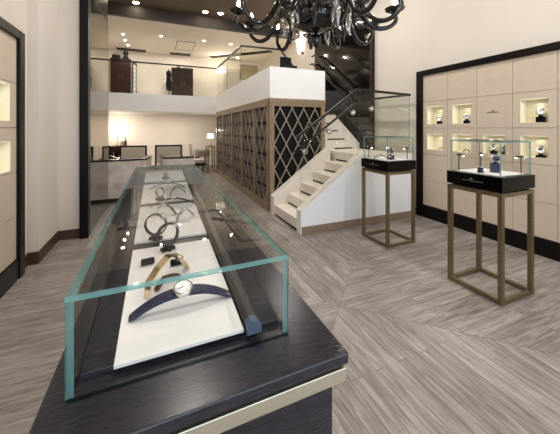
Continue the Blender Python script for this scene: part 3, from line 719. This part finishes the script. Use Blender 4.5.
o = MB().box(-.12, -.1, 0, .12, .1, .13).tube([(-.07, 0, .13), (-.05, 0, .2), (.05, 0, .2), (.07, 0, .13)], .012, 8).build('handbag', 'blackm', bevel=.02, loc=(-1.32, 11.55, 3.9625)); tag(o, 'black bag on the left end of the left gallery cabinet', 'bag')
o = MB().box(-.17, -.1, 0, .17, .1, .05).build('box', 'silver', bevel=.006, loc=(1.08, 11.55, 3.7925)); tag(o, 'flat silver box on the middle gallery cabinet', 'box')
o = MB().lathe([(.06, 0), (.08, .05), (.03, .09)], seg=14).build('bowl', 'bronze', loc=(.75, 11.55, 3.7925)); tag(o, 'small bronze bowl on the middle gallery cabinet', 'bowl')
t = thing('floor_lamp', 'lit floor lamp behind the glass of the upper gallery', 'lamp', (2.3, 11.3, 2.6))
MB().lathe([(.13, 0), (.13, .02), (.012, .03), (.01, 1.12)], seg=16).build('base', 'white', t)
MB().lathe([(.19, 1.12), (.14, 1.34)], seg=20).build('lamp_shade', 'shade', t)
t = thing('wall_sconce', 'white bell-shaped wall sconce above the stairs', 'sconce', (4.25, 8.07, 3.85))
MB().lathe([(.03, 0), (.05, .06), (.07, .25), (.11, .45)], (-.13, 0, 0), 18).build('lamp_shade', 'shade', t)
MB().bar((-.13, 0, .05), (0, 0, .05), .03, .03).lathe([(.05, -.02), (.05, -.001)], (0, 0, .05), 14, axis=(1, 0, 0)).build('bracket', 'rail', t)
t = thing('painting', 'olive canvas in thin frame on the upper back wall', 'picture', (3.65, 11.97, 3.93))
MB().box(-.36, -.01, -.29, .36, .0, .29).build('canvas', 'olive', t)
MB().box(-.39, -.02, -.32, .39, .015, -.29).box(-.39, -.02, .29, .39, .015, .32).box(-.39, -.02, -.29, -.36, .015, .29).box(.36, -.02, -.29, .39, .015, .29).build('frame', 'oak', t)
t = thing('lounge_chair', 'small black tub chair behind the white mezzanine parapet', 'chair', (2.7, 5.75, 2.645))
MB().box(-.14, .2, .24, .14, .25, .5).build('backrest', 'blackm', t, bevel=.02)
MB().box(-.14, -.1, .16, .14, .2, .25).build('seat', 'blackm', t, bevel=.02)
for a in (-.13, .1):
    for c in (-.08, .17): MB().box(a, c, 0, a+.03, c+.03, .16).build('leg', 'blackm', t)
# ceiling vents, hatch and downlights
def vent(label, x, y, L, rz=0):
    t = thing('ceiling_vent', label, 'vent', (x, y, 4.39), rz, 'black slot vents in the gallery ceiling')
    MB().box(0, -.12, -.03, L, .12, 0).build('frame', 'black', t)
    for k in (-.05, .03): MB().box(.03, k, -.034, L-.03, k+.02, -.03).build('slat', 'rail', t)
vent('black slot vent in the gallery ceiling above the left cabinet', -1.33, 11.75, .95)
vent('black slot vent in the gallery ceiling above the middle cabinet', .45, 11.7, .75)
vent('black slot vent in the gallery ceiling running out to the right', 2.0, 11.7, 2.6, -.75)
t = thing('ceiling_hatch', 'square access hatch in the gallery ceiling', 'hatch', (.6, 9.95, 4.39))
MB().box(.02, .02, -.006, .58, 1.08, 0).build('hatch_panel', 'ceilw', t)
MB().box(0, 0, -.01, .6, .02, 0).box(0, 1.08, -.01, .6, 1.1, 0).box(0, .02, -.01, .02, 1.08, 0).box(.58, .02, -.01, .6, 1.08, 0).build('frame', 'rail', t)
def downlight(label, x, y, z, r, group):
    t = thing('downlight', label, 'downlight', (x, y, z), 0, group)
    MB().lathe([(r*1.35, -.006), (r*1.35, 0)], seg=18).build('trim_ring', 'white' if z < 4.5 else 'rail', t)
    MB().lathe([(r, -.01), (r, -.006)], seg=18).build('lens', 'can', t)
for k, (x_, y_, lb) in enumerate([(-.95, 9.91, 'nearest of the three left'), (-.955, 10.56, 'middle of the three left'), (-.92, 11.15, 'farthest of the three left'), (.114, 9.66, 'lone one left of the ceiling hatch'), (1.42, 9.62, 'lone one right of the ceiling hatch'), (2.32, 9.64, 'right-hand lone')]):
    downlight(lb+' small downlight in the gallery ceiling', x_, y_, 4.39, .035, 'gallery downlights')
for k, (x_, y_, lb) in enumerate([(-.49, 8.1, 'left of three'), (1.21, 8.0, 'middle of three'), (1.62, 7.95, 'right of three')]):
    downlight('larger downlight in the dark shop ceiling, '+lb, x_, y_, CEIL, .07, 'shop ceiling downlights')

# ------------------------------------------------------------------ lights
def area(name, loc, size, power, col=(1, .94, .86), rot=(0, 0, 0), sy=None):
    l = bpy.data.lights.new(name, 'AREA'); l.energy = power; l.color = col; l.size = size
    if sy: l.shape = 'RECTANGLE'; l.size_y = sy
    o = bpy.data.objects.new(name, l); COL.objects.link(o); o.location = loc; o.rotation_euler = rot; return o
for x_ in (.5, 2.9):
    for y_ in (-.8, 1.6, 4.2, 6.6):
        for k in range(3):
            l = area('ceiling_lamp', (x_, y_+.26*(k-1), CEIL-.03), .055, 10.5 if y_ < 6 else 7, (1, .965, .92)); l.data.shape = 'DISK'
for x_, y_ in ((-.95, 9.91), (-.955, 10.56), (-.92, 11.15), (.114, 9.66), (1.42, 9.62), (2.32, 9.64), (3.2, 10.6), (.8, 11.4)):
    l = area('gallery_lamp', (x_, y_, 4.375), .06, 7.5, (1, .93, .83)); l.data.shape = 'DISK'
for x_, y_ in ((-1.4, 11), (-.4, 10.6), (.6, 11), (1.3, 10.5)):
    l = area('lounge_lamp', (x_, y_, 2.04), .05, 8, (1, .93, .83)); l.data.shape = 'DISK'
for (i, j), k in nr.items():
    area('niche_lamp', (4.255, (k[0]+k[1])/2, k[3]-.015), .22, .2, (1, .97, .86), (0, .3, 0), .05)
for k in list(nl.values())[:2]:
    area('niche_lamp', (-1.335, (k[0]+k[1])/2, k[3]-.015), .22, .2, (.97, 1, .88), (0, -.3, 0), .05)
def point(name, loc, p, col=(1, .92, .78), r=.05):
    l = bpy.data.lights.new(name, 'POINT'); l.energy = p; l.color = col; l.shadow_soft_size = r
    o = bpy.data.objects.new(name, l); COL.objects.link(o); o.location = loc
point('lamp_glow', (-1.28, 11.52, 1.5), 10); point('lamp_glow', (1.72, 10.2, 1.45), 5); point('lamp_glow', (2.3, 11.3, 4.05), 12); point('lamp_glow', (4.05, 8.07, 4.4), 8)
p_ = area('daylight_portal', (1.45, -2.2, 1.95), 5.0, 0, rot=(PI/2, 0, 0), sy=3.2); p_.data.cycles.is_portal = True
W = bpy.data.worlds.new('World'); S.world = W; W.use_nodes = True
bg = W.node_tree.nodes['Background']; bg.inputs[0].default_value = (.72, .84, 1, 1); bg.inputs[1].default_value = 3.0

# ------------------------------------------------------------------ camera
cam = bpy.data.cameras.new('camera'); co = bpy.data.objects.new('camera', cam); COL.objects.link(co)
cam.sensor_width = 36; cam.lens = 287/560*36; cam.shift_y = -(217-128.3)/560; cam.clip_start = .02
co.location = (0, 0, 1.52); co.rotation_euler = (PI/2, 0, -yaw)
S.camera = co
S.view_settings.view_transform = 'Standard'; S.view_settings.look = 'None'; S.view_settings.gamma = 1
S.view_settings.exposure = 0.25
S.cycles.use_denoising = True
S.cycles.max_bounces = 12; S.cycles.transparent_max_bounces = 24; S.cycles.glossy_bounces = 6
S.cycles.caustics_reflective = False; S.cycles.caustics_refractive = False; S.cycles.sample_clamp_indirect = 6
